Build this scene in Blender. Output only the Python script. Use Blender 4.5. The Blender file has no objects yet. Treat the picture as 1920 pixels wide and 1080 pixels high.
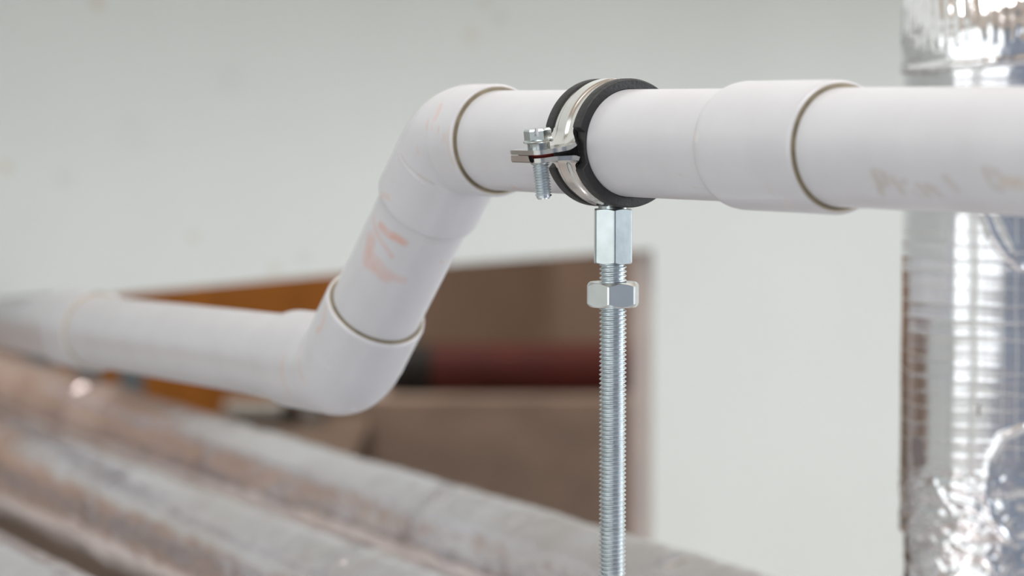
import bpy, bmesh, math, random
from mathutils import Vector, Matrix, noise

random.seed(7)
SC = bpy.context.scene
COL = SC.collection
MM = 0.001

# ------------------------------------------------------------------ camera
FPX = 5000.0                       # focal length in pixels of a 1920 wide frame
HORIZON = 198.0
CAM = Vector((0, 0, 800.0))        # mm
ALPHA = math.atan((540 - HORIZON) / FPX)
FWD = Vector((0, math.cos(ALPHA), -math.sin(ALPHA)))
UPV = Vector((0, math.sin(ALPHA), math.cos(ALPHA)))
RGT = Vector((1, 0, 0))
cam_d = bpy.data.cameras.new('camera')
cam_d.sensor_width = 36
cam_d.lens = FPX / 1920 * 36
cam_d.clip_start = 0.02
cam_d.clip_end = 50
cam_d.dof.use_dof = True
cam_d.dof.focus_distance = 0.792
cam_d.dof.aperture_fstop = 9.6
cam = bpy.data.objects.new('camera', cam_d)
COL.objects.link(cam)
UA = math.radians(40)               # the room is turned against the view by this angle
ROT = Matrix.Rotation(-UA, 3, 'Z')  # walls end up along the world axes
cam.location = ROT @ CAM * MM
cam.rotation_euler = (math.pi / 2 - ALPHA, 0, -UA)
SC.camera = cam

# ------------------------------------------------------------------ world, light, exposure
SC.view_settings.view_transform = 'Standard'
SC.view_settings.look = 'None'
SC.view_settings.gamma = 1
SC.view_settings.use_curve_mapping = False
SC.view_settings.exposure = -0.11
w = bpy.data.worlds.new('world')
SC.world = w
w.use_nodes = True
w.node_tree.nodes['Background'].inputs[0].default_value = (0.86, 0.93, 1.0, 1)
w.node_tree.nodes['Background'].inputs[1].default_value = 0.5

# room frame: u runs along the wall with the opening (to the right and away), n points into the room
U2 = Vector((math.cos(UA), math.sin(UA), 0))
N2 = Vector((math.sin(UA), -math.cos(UA), 0))
W0 = Vector((-227, 1800, 0))


def room(s, d, z):
    return W0 + U2 * s + N2 * d + Vector((0, 0, z))


ROOM_D, ROOM_L, ROOM_R, ROOM_H = 3700, -2600, 2500, 2500


def area_light(name, loc, direction, sx, sy, power, color):
    d = bpy.data.lights.new(name, 'AREA')
    d.shape = 'RECTANGLE'
    d.size, d.size_y = sx * MM, sy * MM
    d.energy = power
    d.color = color
    o = bpy.data.objects.new(name, d)
    COL.objects.link(o)
    o.location = ROT @ loc * MM
    o.rotation_euler = (ROT @ direction).to_track_quat('-Z', 'Y').to_euler()
    return o


DAY = (0.95, 0.98, 1.0)
area_light('daylight_left_window', room(ROOM_L + 12, 950, 1300), U2, 1400, 1600, 11.5, DAY)
area_light('daylight_left_window_rear', room(ROOM_L + 12, 2850, 1300), U2, 1400, 1600, 11.5, DAY)
area_light('added_rear_window_light', room(1650, ROOM_D - 12, 1300), -N2, 1400, 1600, 30, DAY)  # added unseen source, brightens the wall and the connector's right face
area_light('added_right_window_light', room(ROOM_R - 12, 2300, 1300), -U2, 1400, 1600, 40, DAY)  # added unseen source on the right, brightens the front wall


# ------------------------------------------------------------------ helpers
def pix(x, y, z):
    """world point (mm) seen at photo pixel x, y at depth z along the view axis"""
    return CAM + (FWD + RGT * ((x - 960) / FPX) + UPV * ((540 - y) / FPX)) * z


def ray(x, y):
    return (FWD + RGT * ((x - 960) / FPX) + UPV * ((540 - y) / FPX)).normalized()


def vp_dir(x, y):
    return ray(x, y)


MATS = {}


def mat(name):
    m = bpy.data.materials.new(name)
    m.use_nodes = True
    MATS[name] = m
    nt = m.node_tree
    return m, nt, nt.nodes['Principled BSDF']


def srgb(r, g, b):
    def f(c):
        c /= 255
        return c / 12.92 if c <= 0.04045 else ((c + 0.055) / 1.055) ** 2.4
    return (f(r), f(g), f(b), 1)


def simple(name, color, rough=0.5, metal=0.0, bump=0.0, bscale=50, var=0.0, vscale=10, color2=None, stretch=(1, 1, 1), detail=4):
    m, nt, b = mat(name)
    b.inputs['Base Color'].default_value = color
    b.inputs['Roughness'].default_value = rough
    b.inputs['Metallic'].default_value = metal
    tc = nt.nodes.new('ShaderNodeTexCoord')
    mp = nt.nodes.new('ShaderNodeMapping')
    mp.inputs['Scale'].default_value = stretch
    nt.links.new(tc.outputs['Object'], mp.inputs['Vector'])
    if var > 0:
        n = nt.nodes.new('ShaderNodeTexNoise')
        n.inputs['Scale'].default_value = vscale
        n.inputs['Detail'].default_value = detail
        nt.links.new(mp.outputs[0], n.inputs['Vector'])
        r = nt.nodes.new('ShaderNodeValToRGB')
        r.color_ramp.elements[0].position = 0.35
        r.color_ramp.elements[1].position = 0.68
        c2 = color2 or tuple(c * (1 - var) for c in color[:3]) + (1,)
        r.color_ramp.elements[0].color = c2
        r.color_ramp.elements[1].color = color
        nt.links.new(n.outputs['Fac'], r.inputs[0])
        nt.links.new(r.outputs[0], b.inputs['Base Color'])
    if bump > 0:
        n2 = nt.nodes.new('ShaderNodeTexNoise')
        n2.inputs['Scale'].default_value = bscale
        n2.inputs['Detail'].default_value = 5
        nt.links.new(mp.outputs[0], n2.inputs['Vector'])
        bp = nt.nodes.new('ShaderNodeBump')
        bp.inputs['Strength'].default_value = bump
        bp.inputs['Distance'].default_value = 0.001
        nt.links.new(n2.outputs['Fac'], bp.inputs['Height'])
        nt.links.new(bp.outputs[0], b.inputs['Normal'])
    return m


def pvc_material():
    m, nt, b = mat('white_pvc')
    b.inputs['Roughness'].default_value = 0.30
    b.inputs['IOR'].default_value = 1.5
    b.inputs['Subsurface Weight'].default_value = 0.0
    tc = nt.nodes.new('ShaderNodeTexCoord')
    n = nt.nodes.new('ShaderNodeTexNoise')
    n.inputs['Scale'].default_value = 45
    n.inputs['Detail'].default_value = 4
    nt.links.new(tc.outputs['Object'], n.inputs['Vector'])
    r = nt.nodes.new('ShaderNodeValToRGB')
    r.color_ramp.elements[0].position = 0.3
    r.color_ramp.elements[0].color = srgb(195, 195, 200)
    r.color_ramp.elements[1].position = 0.6
    r.color_ramp.elements[1].color = srgb(199, 200, 205)
    nt.links.new(n.outputs['Fac'], r.inputs[0])
    at = nt.nodes.new('ShaderNodeAttribute')
    at.attribute_name = 'mark'
    mx = nt.nodes.new('ShaderNodeMix')
    mx.data_type = 'RGBA'
    n3 = nt.nodes.new('ShaderNodeTexNoise')
    n3.inputs['Scale'].default_value = 260
    nt.links.new(tc.outputs['Object'], n3.inputs['Vector'])
    mr = nt.nodes.new('ShaderNodeMapRange')
    mr.inputs[1].default_value = 0.3
    mr.inputs[2].default_value = 0.6
    mr.inputs[3].default_value = 0.55
    mr.inputs[4].default_value = 1.0
    nt.links.new(n3.outputs['Fac'], mr.inputs[0])
    mu = nt.nodes.new('ShaderNodeMath')
    mu.operation = 'MULTIPLY'
    nt.links.new(at.outputs['Alpha'], mu.inputs[0])
    nt.links.new(mr.outputs[0], mu.inputs[1])
    nt.links.new(mu.outputs[0], mx.inputs[0])
    nt.links.new(r.outputs[0], mx.inputs[6])
    nt.links.new(at.outputs['Color'], mx.inputs[7])
    nt.links.new(mx.outputs[2], b.inputs['Base Color'])
    n2 = nt.nodes.new('ShaderNodeTexNoise')
    n2.inputs['Scale'].default_value = 120
    nt.links.new(tc.outputs['Object'], n2.inputs['Vector'])
    bp = nt.nodes.new('ShaderNodeBump')
    bp.inputs['Strength'].default_value = 0.06
    bp.inputs['Distance'].default_value = 0.001
    nt.links.new(n2.outputs['Fac'], bp.inputs['Height'])
    nt.links.new(bp.outputs[0], b.inputs['Normal'])
    return m


PVC = pvc_material()
PVC_EDGE = simple('pvc_cut_edge', srgb(190, 180, 164), 0.5, var=0.12, vscale=400)
GLUE = simple('grimy_glue_line', srgb(128, 118, 96), 0.7, var=0.45, vscale=300)
ZINC = simple('zinc_plated_steel', srgb(178, 186, 188), 0.22, 1.0, bump=0.012, bscale=500, var=0.14, vscale=160)
ZINC_NUT = simple('brightened_zinc', srgb(228, 233, 233), 0.26, 1.0, bump=0.012, bscale=500, var=0.1, vscale=160)  # brighter copy of the zinc, makes up for missing reflections on the nut
ZINC_THREAD = simple('zinc_thread', srgb(214, 223, 228), 0.28, 1.0, var=0.15, vscale=300)
BAND = simple('galvanised_band', srgb(214, 214, 212), 0.20, 1.0, bump=0.02, bscale=400, var=0.12, vscale=120)
RUBBER = simple('black_rubber', srgb(40, 41, 43), 0.55, bump=0.25, bscale=700, var=0.3, vscale=250)
RED_PLASTIC = simple('red_plastic', srgb(176, 52, 34), 0.45)
FOIL = simple('aluminium_foil', srgb(226, 227, 230), 0.16, 1.0, bump=0.06, bscale=90, var=0.05, vscale=40)
FOIL_DULL = simple('dusty_foil', srgb(234, 234, 240), 0.2, 0.85, bump=0.35, bscale=60, var=0.2, vscale=14, color2=srgb(218, 213, 213))
FOIL_GLINT = simple('crumpled_bright_foil', srgb(226, 222, 226), 0.09, 0.95, bump=0.7, bscale=260, var=0.12, vscale=40)
FOIL_TAPE = simple('foil_tape', srgb(228, 230, 233), 0.10, 1.0, bump=0.6, bscale=110, var=0.06, vscale=60)
STRING = simple('scrim_thread', srgb(206, 205, 203), 0.35, 0.85)
TORN = simple('torn_paper_backing', srgb(120, 112, 112), 0.7, var=0.3, vscale=90)
PLASTER = simple('painted_plaster', srgb(227, 229, 225), 0.75, bump=0.25, bscale=60, var=0.05, vscale=3.5)
REVEAL = simple('cut_plasterboard', srgb(206, 198, 196), 0.85, var=0.1, vscale=30)
CONCRETE = simple('floor_screed', srgb(206, 205, 206), 0.8, bump=0.3, bscale=80, var=0.25, vscale=5)
CEIL = simple('ceiling_paint', srgb(216, 197, 180), 0.9, var=0.08, vscale=3)
BRICKW = simple('blue_grey_plaster', srgb(150, 160, 178), 0.85, var=0.2, vscale=4)
TAUPE = simple('raw_brown_render', srgb(176, 156, 140), 0.9, var=0.2, vscale=5, bump=0.4, bscale=50)
TAUPE2 = simple('weathered_timber', srgb(178, 160, 146), 0.85, var=0.25, vscale=8, stretch=(0.5, 3, 3))
DARK_BLOCK = simple('dark_brown_block', srgb(112, 98, 86), 0.85, var=0.25, vscale=8)
OCHRE = simple('ochre_board', srgb(176, 112, 32), 0.6, var=0.3, vscale=6, stretch=(4, 1, 0.6))
RED_PIPE = simple('red_brown_pipe', srgb(86, 22, 10), 0.7, var=0.3, vscale=14)
BLACK = simple('black_plastic', srgb(12, 12, 12), 0.7)
GREY_PL = simple('grey_plastic', srgb(140, 142, 138), 0.5, var=0.12, vscale=20)
TEAL_STEEL = simple('blue_grey_steel', srgb(118, 130, 134), 0.5, 0.3, var=0.2, vscale=20)
FRAME = simple('white_window_frame', srgb(230, 230, 228), 0.4)


class MB:
    """collects vertices (world mm) and faces for ONE mesh object"""

    def __init__(self):
        self.v, self.f, self.m, self.sm = [], [], [], []

    def add(self, verts, faces, mi=0, smooth=False):
        o = len(self.v)
        self.v += [Vector(p) for p in verts]
        for f in faces:
            self.f.append([i + o for i in f])
            self.m.append(mi)
            self.sm.append(smooth)
        return o

    def grid(self, rows, closed_c=False, closed_r=False, mi=0, smooth=True, flip=False):
        nr, nc = len(rows), len(rows[0])
        vs = [p for r in rows for p in r]
        fs = []
        for i in range(nr if closed_r else nr - 1):
            for j in range(nc if closed_c else nc - 1):
                a, b = i * nc + j, i * nc + (j + 1) % nc
                c, d = ((i + 1) % nr) * nc + (j + 1) % nc, ((i + 1) % nr) * nc + j
                fs.append([a, d, c, b] if flip else [a, b, c, d])
        return self.add(vs, fs, mi, smooth)

    def build(self, name, materials, parent=None, origin=None, marks=None, sharp=None):
        base = Vector((0, 0, 0))
        if parent is not None:
            base = Vector(parent['origin_mm'])
        elif origin is not None:
            base = Vector(origin)
        me = bpy.data.meshes.new(name)
        me.from_pydata([tuple(ROT @ (p - base) * MM) for p in self.v], [], self.f)
        if not isinstance(materials, (list, tuple)):
            materials = [materials]
        for m in materials:
            me.materials.append(m)
        me.polygons.foreach_set('material_index', self.m)
        me.polygons.foreach_set('use_smooth', self.sm)
        if sharp:
            try:
                me.set_sharp_from_angle(angle=math.radians(sharp))
            except Exception:
                pass
        if marks is not None:
            a = me.color_attributes.new('mark', 'FLOAT_COLOR', 'POINT')
            flat = []
            for c in marks:
                flat += list(c)
            a.data.foreach_set('color', flat)
        me.update()
        bm = bmesh.new()
        bm.from_mesh(me)
        bmesh.ops.recalc_face_normals(bm, faces=bm.faces)
        bm.to_mesh(me)
        bm.free()
        o = bpy.data.objects.new(name, me)
        COL.objects.link(o)
        if parent is not None:
            o.parent = parent_obj(parent)
        else:
            o.location = ROT @ base * MM
            o['origin_mm'] = tuple(base)
        if parent is not None:
            o['origin_mm'] = tuple(base)
        return o


def parent_obj(p):
    return p


def thing(name, label, cat, origin, group=None):
    o = bpy.data.objects.new(name, None)
    o.empty_display_size = 0.02
    COL.objects.link(o)
    o.location = ROT @ Vector(origin) * MM
    o['origin_mm'] = tuple(origin)
    return tag(o, label, cat, group)


def tag(o, label, cat, group=None):
    o['label'] = label
    o['category'] = cat
    if group:
        o['group'] = group
    return o


def struct(o, label=None):
    o['kind'] = 'structure'
    if label:
        o['label'] = label
    return o


def frame_of(axis, ref=Vector((0, 0, 1))):
    a = axis.normalized()
    if abs(a.dot(ref)) > 0.98:
        ref = Vector((1, 0, 0))
    x = (ref - a * ref.dot(a)).normalized()
    y = a.cross(x).normalized()
    return a, x, y


def ringpts(c, x, y, r, n, a0=0.0):
    return [c + x * (r * math.cos(a0 + 2 * math.pi * i / n)) + y * (r * math.sin(a0 + 2 * math.pi * i / n)) for i in range(n)]


def lathe(mb, origin, axis, prof, n=64, mi=0, smooth=True, ref=Vector((0, 0, 1)), close=False, split=True):
    """profile (s, r) about axis; each profile edge has vertices of its own so that its edges stay crisp when split"""
    a, x, y = frame_of(axis, ref)
    pr = list(prof)
    if close:
        pr.append(pr[0])
    if split:
        for (s0, r0), (s1, r1) in zip(pr, pr[1:]):
            mb.grid([ringpts(origin + a * s0, x, y, r0, n), ringpts(origin + a * s1, x, y, r1, n)], closed_c=True, mi=mi, smooth=smooth)
    else:
        mb.grid([ringpts(origin + a * s, x, y, r, n) for s, r in pr], closed_c=True, mi=mi, smooth=smooth)


def disc(mb, c, axis, r, n=32, mi=0, ref=Vector((0, 0, 1))):
    a, x, y = frame_of(axis, ref)
    mb.add(ringpts(c, x, y, r, n), [list(range(n))], mi, False)


def box(mb, o, ax, ay, az, mi=0):
    """box from corner o with edge vectors"""
    p = [o, o + ax, o + ax + ay, o + ay, o + az, o + ax + az, o + ax + ay + az, o + ay + az]
    mb.add(p, [[0, 3, 2, 1], [4, 5, 6, 7], [0, 1, 5, 4], [1, 2, 6, 5], [2, 3, 7, 6], [3, 0, 4, 7]], mi)


def sweep(mb, stations, n=64, mi=0, smooth=True, binormal=None):
    """stations: (point, tangent, radius)"""
    rows = []
    for p, t, r in stations:
        t = t.normalized()
        if binormal is not None:
            x = binormal.normalized()
            y = t.cross(x).normalized()
        else:
            _, x, y = frame_of(t)
        rows.append([p + x * (r * math.cos(2 * math.pi * i / n)) + y * (r * math.sin(2 * math.pi * i / n)) for i in range(n)])
    mb.grid(rows, closed_c=True, mi=mi, smooth=smooth)


def helix_thread(mb, base, axis, length, r_out, r_in, pitch, n=28, mi=0):
    """a real helical thread: two flanks, crest and root, each strip with its own normals"""
    a, x, y = frame_of(axis)
    turns = max(1, int(length / pitch))
    M = turns * n
    prof = [(0.0, r_in, 0.10, r_in), (0.10, r_in, 0.46, r_out), (0.46, r_out, 0.60, r_out), (0.60, r_out, 1.0, r_in)]
    cs = [(math.cos(2 * math.pi * i / n), math.sin(2 * math.pi * i / n)) for i in range(n)]
    for f0, r0, f1, r1 in prof:
        vs, fs = [], []
        for k in range(M + 1):
            c, s = cs[k % n]
            rad = x * c + y * s
            z = pitch * k / n
            vs.append(base + a * (z + f0 * pitch) + rad * r0)
            vs.append(base + a * (z + f1 * pitch) + rad * r1)
            if k:
                q = 2 * k
                fs.append([q - 2, q, q + 1, q - 1])
        mb.add(vs, fs, mi, True)


def hexbody(mb, base, axis, h, af, bore, ang0, chamf0=True, chamf1=True, mi=0, nper=16, ct=0.5, edge=0.965):
    """hexagonal prism with conical chamfers on both ends, so each flat has its curved top edge"""
    a, x, y = frame_of(axis)
    # reference direction: angle measured from the direction towards the camera
    fx = Vector((0, -1, 0))
    fx = (fx - a * fx.dot(a)).normalized()
    fy = a.cross(fx)
    ri = af / 2
    rc = ri / math.cos(math.pi / 6)
    r0 = ri * edge
    n = 6 * nper
    rows = {'b': [], 'bc': [], 'tc': [], 't': [], 'bi': [], 'ti': []}
    for i in range(n):
        th = 2 * math.pi * i / n
        loc = (th % (math.pi / 3)) - math.pi / 6
        r = ri / math.cos(loc)
        r = min(r, rc * 0.985)
        d = fx * math.cos(th + ang0) + fy * math.sin(th + ang0)
        drop = max(0.0, (r - r0)) * ct
        rows['bi'].append(base + d * bore)
        rows['b'].append(base + d * (r0 if chamf0 else r))
        rows['bc'].append(base + a * (drop if chamf0 else 0) + d * r)
        rows['tc'].append(base + a * (h - (drop if chamf1 else 0)) + d * r)
        rows['t'].append(base + a * h + d * (r0 if chamf1 else r))
        rows['ti'].append(base + a * h + d * bore)
    for k0, k1, sm in (('bi', 'b', False), ('b', 'bc', True), ('bc', 'tc', False), ('tc', 't', True), ('t', 'ti', False)):
        mb.grid([rows[k0], rows[k1]], closed_c=True, mi=mi, smooth=sm)


def smooth01(t):
    t = max(0.0, min(1.0, t))
    return t * t * (3 - 2 * t)


def seg_dist(p, a, b):
    ab = b - a
    t = max(0.0, min(1.0, (p - a).dot(ab) / max(ab.length_squared, 1e-9)))
    return (p - a - ab * t).length


def hit_cylinder(x, y, c, axis, r):
    """front point of a cylinder (mm) under a photo pixel"""
    d = ray(x, y)
    a = axis.normalized()
    o = CAM - c
    d2 = d - a * d.dot(a)
    o2 = o - a * o.dot(a)
    A, B, C = d2.dot(d2), 2 * d2.dot(o2), o2.dot(o2) - r * r
    D = max(0.0, B * B - 4 * A * C)
    t = (-B - math.sqrt(D)) / (2 * A)
    return CAM + d * t


# ------------------------------------------------------------------ the setting
T_WALL = 24.0
JAMB = 440.0          # right edge of the opening along the wall
OPEN_L = -1150.0      # left edge, out of the picture


def lintel_z(s):
    return CAM.z - 125 + 12.4 * (s / 421.0)


def quad_wall(name, s0, s1, z0, z1, d0, d1, material, label):
    mb = MB()
    box(mb, room(s0, d0, z0), U2 * (s1 - s0), N2 * (d1 - d0), Vector((0, 0, z1 - z0)))
    return struct(mb.build(name, material, origin=room(s0, d0, z0)), label)


# wall with the rough opening through which the pipes run
mb = MB()
outer = [(ROOM_L, 0), (OPEN_L, 0), (OPEN_L, lintel_z(OPEN_L)), (-500, lintel_z(-500) + 8), (-95, lintel_z(-95) + 4.5), (-60, lintel_z(-60) + 1), (200, lintel_z(200) + 2), (JAMB, lintel_z(JAMB)),
         (JAMB, 0), (ROOM_R, 0), (ROOM_R, ROOM_H), (ROOM_L, ROOM_H)]
fr = [room(s, 0, z) for s, z in outer]
bk = [room(s, -T_WALL, z) for s, z in outer]
nn = len(outer)
mb.add(fr, [[0, 1, 2, 11], [2, 3, 4, 5, 6, 7, 10, 11], [7, 8, 9, 10]], 0)
mb.add(bk, [[0, 11, 2, 1], [2, 11, 10, 7, 6, 5, 4, 3], [7, 10, 9, 8]], 1)
for i in range(nn):
    j = (i + 1) % nn
    mb.add([fr[i], fr[j], bk[j], bk[i]], [[0, 1, 2, 3]], 1)


def stained_wall_material():
    m = PLASTER.copy()
    m.name = 'painted_plaster_with_stains'
    nt = m.node_tree
    bsdf = nt.nodes['Principled BSDF']
    src = bsdf.inputs['Base Color'].links[0].from_socket
    tc = nt.nodes.new('ShaderNodeTexCoord')
    for x_, y_, rad, st_, colr in ((182, 6, 5.5, 0.5, (205, 184, 150)), (12, 313, 5.0, 0.45, (210, 190, 158)), (908, 4, 5.0, 0.45, (208, 188, 156)), (882, 66, 8.0, 0.28, (208, 190, 160)),
                                   (938, 34, 6.0, 0.3, (180, 182, 178)), (362, 446, 7.0, 0.25, (208, 198, 178)), (570, 484, 7.0, 0.22, (196, 194, 186)), (515, 508, 6.0, 0.3, (205, 192, 172)),
                                   (120, 335, 9.0, 0.15, (200, 192, 186)), (430, 150, 14.0, 0.10, (196, 188, 184)), (250, 250, 16.0, 0.08, (190, 190, 186))):
        d_ = ray(x_, y_)
        t_ = (W0 - CAM).dot(N2) / d_.dot(N2)
        c_ = ROT @ (CAM + d_ * t_ - room(0, 0, 0)) * MM
        vm = nt.nodes.new('ShaderNodeVectorMath')
        vm.operation = 'DISTANCE'
        vm.inputs[1].default_value = c_
        nt.links.new(tc.outputs['Object'], vm.inputs[0])
        mr = nt.nodes.new('ShaderNodeMapRange')
        mr.interpolation_type = 'SMOOTHSTEP'
        mr.inputs[1].default_value = rad * MM * 1.2
        mr.inputs[2].default_value = rad * MM * 0.4
        mr.inputs[3].default_value = 0.0
        mr.inputs[4].default_value = st_
        nt.links.new(vm.outputs['Value'], mr.inputs[0])
        mx = nt.nodes.new('ShaderNodeMix')
        mx.data_type = 'RGBA'
        nt.links.new(mr.outputs[0], mx.inputs[0])
        nt.links.new(src, mx.inputs[6])
        mx.inputs[7].default_value = srgb(*colr)
        src = mx.outputs[2]
    nt.links.new(src, bsdf.inputs['Base Color'])
    return m


struct(mb.build('wall_front', [stained_wall_material(), REVEAL], origin=room(0, 0, 0)), 'off-white painted wall with a rough rectangular opening for the pipes')

quad_wall('wall_right', ROOM_R, ROOM_R + 100, 0, ROOM_H, 0, ROOM_D, PLASTER, 'plain off-white side wall of the room')
quad_wall('floor', ROOM_L - 100, ROOM_R + 100, -100, 0, -2600, ROOM_D + 100, CONCRETE, 'brown grey screed floor of the building site')
quad_wall('ceiling', ROOM_L - 100, ROOM_R + 100, ROOM_H, ROOM_H + 100, -2600, ROOM_D + 100, CEIL, 'plain beige ceiling of the room')
quad_wall('wall_rear', ROOM_L, ROOM_R, 0, ROOM_H, ROOM_D, ROOM_D + 100, BRICKW, 'blue grey plaster wall behind the viewer')
quad_wall('wall_left', ROOM_L - 100, ROOM_L, 0, ROOM_H, 0, ROOM_D, PLASTER, 'pale plaster wall at the left of the room')
quad_wall('wall_back', ROOM_L, ROOM_R, 0, ROOM_H, -2600, -2500, TAUPE, 'raw brown rendered wall of the space beyond the opening')


quad_wall('wall_back_left', ROOM_L - 100, ROOM_L, 0, ROOM_H, -2500, -T_WALL, TAUPE, 'raw brown side wall beyond the opening')
quad_wall('wall_back_right', ROOM_R, ROOM_R + 100, 0, ROOM_H, -2500, -T_WALL, TAUPE, 'raw brown side wall at the right beyond the opening')
quad_wall('added_shade_beam', ROOM_L, ROOM_R, 905, 1150, 0, 430, PLASTER, 'unseen plaster clad beam added to shade the wall above the opening')  # unseen beam, added to darken the upper part of the wall


def window(idx, d, left):
    m_ = MB()
    W_, H_, B_ = 1460, 1660, 60
    c = room(ROOM_L if left else ROOM_R, d, 1300)
    nx = U2 if left else -U2
    zz = Vector((0, 0, 1))
    for sgn in (-1, 1):
        box(m_, c + N2 * (sgn * W_ / 2 - B_ / 2) - zz * (H_ / 2), N2 * B_, nx * 30, zz * H_)
        box(m_, c - N2 * (W_ / 2) + zz * (sgn * H_ / 2 - B_ / 2), N2 * W_, nx * 30, zz * B_)
    box(m_, c - N2 * 25 - zz * (H_ / 2), N2 * 50, nx * 30, zz * H_)
    return struct(m_.build('window_%d' % idx, FRAME, origin=c), 'unseen tall white framed window')


window(1, 950, True)
window(2, 2850, True)
window(3, 2300, False)  # frame around the added light on the right wall
m_ = MB()  # frame around the added rear light
c_ = room(1650, ROOM_D, 1300)
for sgn in (-1, 1):
    box(m_, c_ + U2 * (sgn * 730 - 30) - Vector((0, 0, 830)), U2 * 60, -N2 * 30, Vector((0, 0, 1660)))
    box(m_, c_ - U2 * 730 + Vector((0, 0, sgn * 830 - 30)), U2 * 1460, -N2 * 30, Vector((0, 0, 60)))
struct(m_.build('window_4', FRAME, origin=c_), 'unseen white window frame added around the rear light')


def ceiling_lamp(s, d, power):
    c = room(s, d, ROOM_H)
    t = thing('ceiling_lamp', 'long white ceiling lamp above the pipes at %s of the room' % ('left' if s < -300 else 'right'), 'lamp', c, 'ceiling lamps')
    m_ = MB()
    box(m_, c - U2 * 620 - N2 * 110 - Vector((0, 0, 60)), U2 * 1240, N2 * 220, Vector((0, 0, 60)))
    m_.build('housing', FRAME, t)
    area_light('lamp_tube', c - Vector((0, 0, 66)), Vector((0, 0, -1)), 1200, 180, power, (1.0, 0.98, 0.96))


ceiling_lamp(-900, 1500, 24)
ceiling_lamp(900, 1500, 20)
area_light('fill_light_beyond_opening', room(-200, -1200, ROOM_H - 40), Vector((0, 0, -1)), 500, 500, 58, (1.0, 0.93, 0.86))  # added fill without a fixture, lifts the space behind the wall

# ------------------------------------------------------------------ white drain pipe
R_PIPE, R_FIT = 16.0, 18.1
C = pix(1150, 267.8, 801)                       # clamp centre on the pipe axis
D_AWAY = vp_dir(-2296, 198)                     # horizontal, away and to the left
D_AWAY.z = 0
D_AWAY.normalize()
D_NEAR = -D_AWAY


def s_at_x(origin, d, x):
    """parameter along a line where its image has abscissa x"""
    k = (x - 960) / FPX
    # (o + s d - CAM).x = k * (o + s d - CAM).FWD
    o = origin - CAM
    return (k * o.dot(FWD) - o.x) / (d.x - k * d.dot(FWD))


def s_at_y(origin, d, y):
    k = (540 - y) / FPX
    o = origin - CAM
    return (k * o.dot(FWD) - o.dot(UPV)) / (d.dot(UPV) - k * d.dot(FWD))


A_PT = C + D_AWAY * s_at_x(C, D_AWAY, 862)
DROP = math.radians(47.0)
D_DIAG = (D_AWAY * math.cos(DROP) + Vector((0, 0, -math.sin(DROP)))).normalized()
B_PT = A_PT + D_DIAG * s_at_y(A_PT, D_DIAG, 686)
D_LOW = vp_dir(-1500, 388)
print('A', A_PT, 'B', B_PT, 'low', D_LOW)

# where the runs end: rear wall near the viewer's back, front wall out of the frame at left
def s_to_room_d(o, d, depth):
    return (depth - (o - W0).dot(N2)) / d.dot(N2)


S_COUP0 = s_at_x(C, D_NEAR, 1388)
S_COUP1 = s_at_x(C, D_NEAR, 1577)
S_END = s_to_room_d(C, D_NEAR, ROOM_D - 24)
S_LOW_END = s_to_room_d(B_PT, D_LOW, 8.0)

drain = thing('drain_pipe', 'white plastic drain pipe with a coupling and elbows held by the rubber-lined clamp', 'pipe', C + Vector((0, 0, 0)))

RUST = srgb(206, 152, 134)
RUST2 = srgb(206, 168, 146)
INK = srgb(168, 160, 148)


def pipe_mesh(mb, o, d, s0, s1, r, n=96, fine=None, strokes=None, wob=0.0):
    """cylinder with dense rows where printed or stained; returns the marks of its vertices"""
    ss = [s0]
    if fine:
        f0, f1, st = fine
        f0, f1 = max(s0, f0), min(s1, f1)
        k = 0
        while f0 + k * st < f1:
            if f0 + k * st > s0:
                ss.append(f0 + k * st)
            k += 1
    else:
        k = int((s1 - s0) / 60)
        ss += [s0 + (s1 - s0) * (i + 1) / (k + 1) for i in range(k)]
    ss.append(s1)
    a, x, y = frame_of(d)
    rows = [ringpts(o + d * s, x, y, r, n) for s in ss]
    mb.grid(rows, closed_c=True, smooth=True)
    for end in (s0, s1):
        disc(mb, o + d * end, d, r, n)
    return mark_list(mb, strokes)


def mark_list(mb, strokes):
    marks = []
    for p in mb.v:
        best, colr = 0.0, (1, 1, 1)
        for pts, wd, color, strength in strokes or ():
            for q0, q1 in zip(pts, pts[1:]):
                if (p - q0).length > 30:
                    continue
                dd = seg_dist(p, q0, q1)
                v = 0.78 * strength * smooth01(1.25 - dd / (1.6 * wd))
                if v > best:
                    best, colr = v, color
        marks.append((colr[0], colr[1], colr[2], best))
    return marks


def strokes_on(cyl_o, cyl_d, r, specs):
    out = []
    for pts, wd, color, strength in specs:
        out.append(([hit_cylinder(x, y, cyl_o, cyl_d, r) for x, y in pts], wd, color, strength))
    return out


# straight pipe, coupling to the end near the viewer (with the faded print)
print_strokes = strokes_on(C, D_NEAR, R_PIPE, [
    ([(1638, 324), (1650, 345), (1652, 362)], 1.0, INK, 0.75), ([(1640, 322), (1656, 328), (1662, 342), (1648, 346)], 1.0, INK, 0.7),
    ([(1674, 338), (1684, 348), (1692, 360)], 1.0, INK, 0.7), ([(1684, 346), (1698, 340)], 0.8, INK, 0.4),
    ([(1722, 348), (1732, 358), (1740, 366)], 1.0, INK, 0.6), ([(1738, 350), (1752, 356), (1762, 366)], 1.0, INK, 0.65), ([(1716, 362), (1728, 368)], 0.8, INK, 0.4),
    ([(1772, 334), (1784, 344), (1794, 356)], 0.9, INK, 0.5),
    ([(1846, 320), (1854, 334), (1862, 350), (1876, 354)], 1.0, INK, 0.55), ([(1850, 320), (1868, 324), (1878, 336)], 1.0, INK, 0.45),
    ([(1882, 340), (1900, 344), (1916, 344)], 1.3, srgb(190, 172, 152), 0.7)])
mb = MB()
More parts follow.
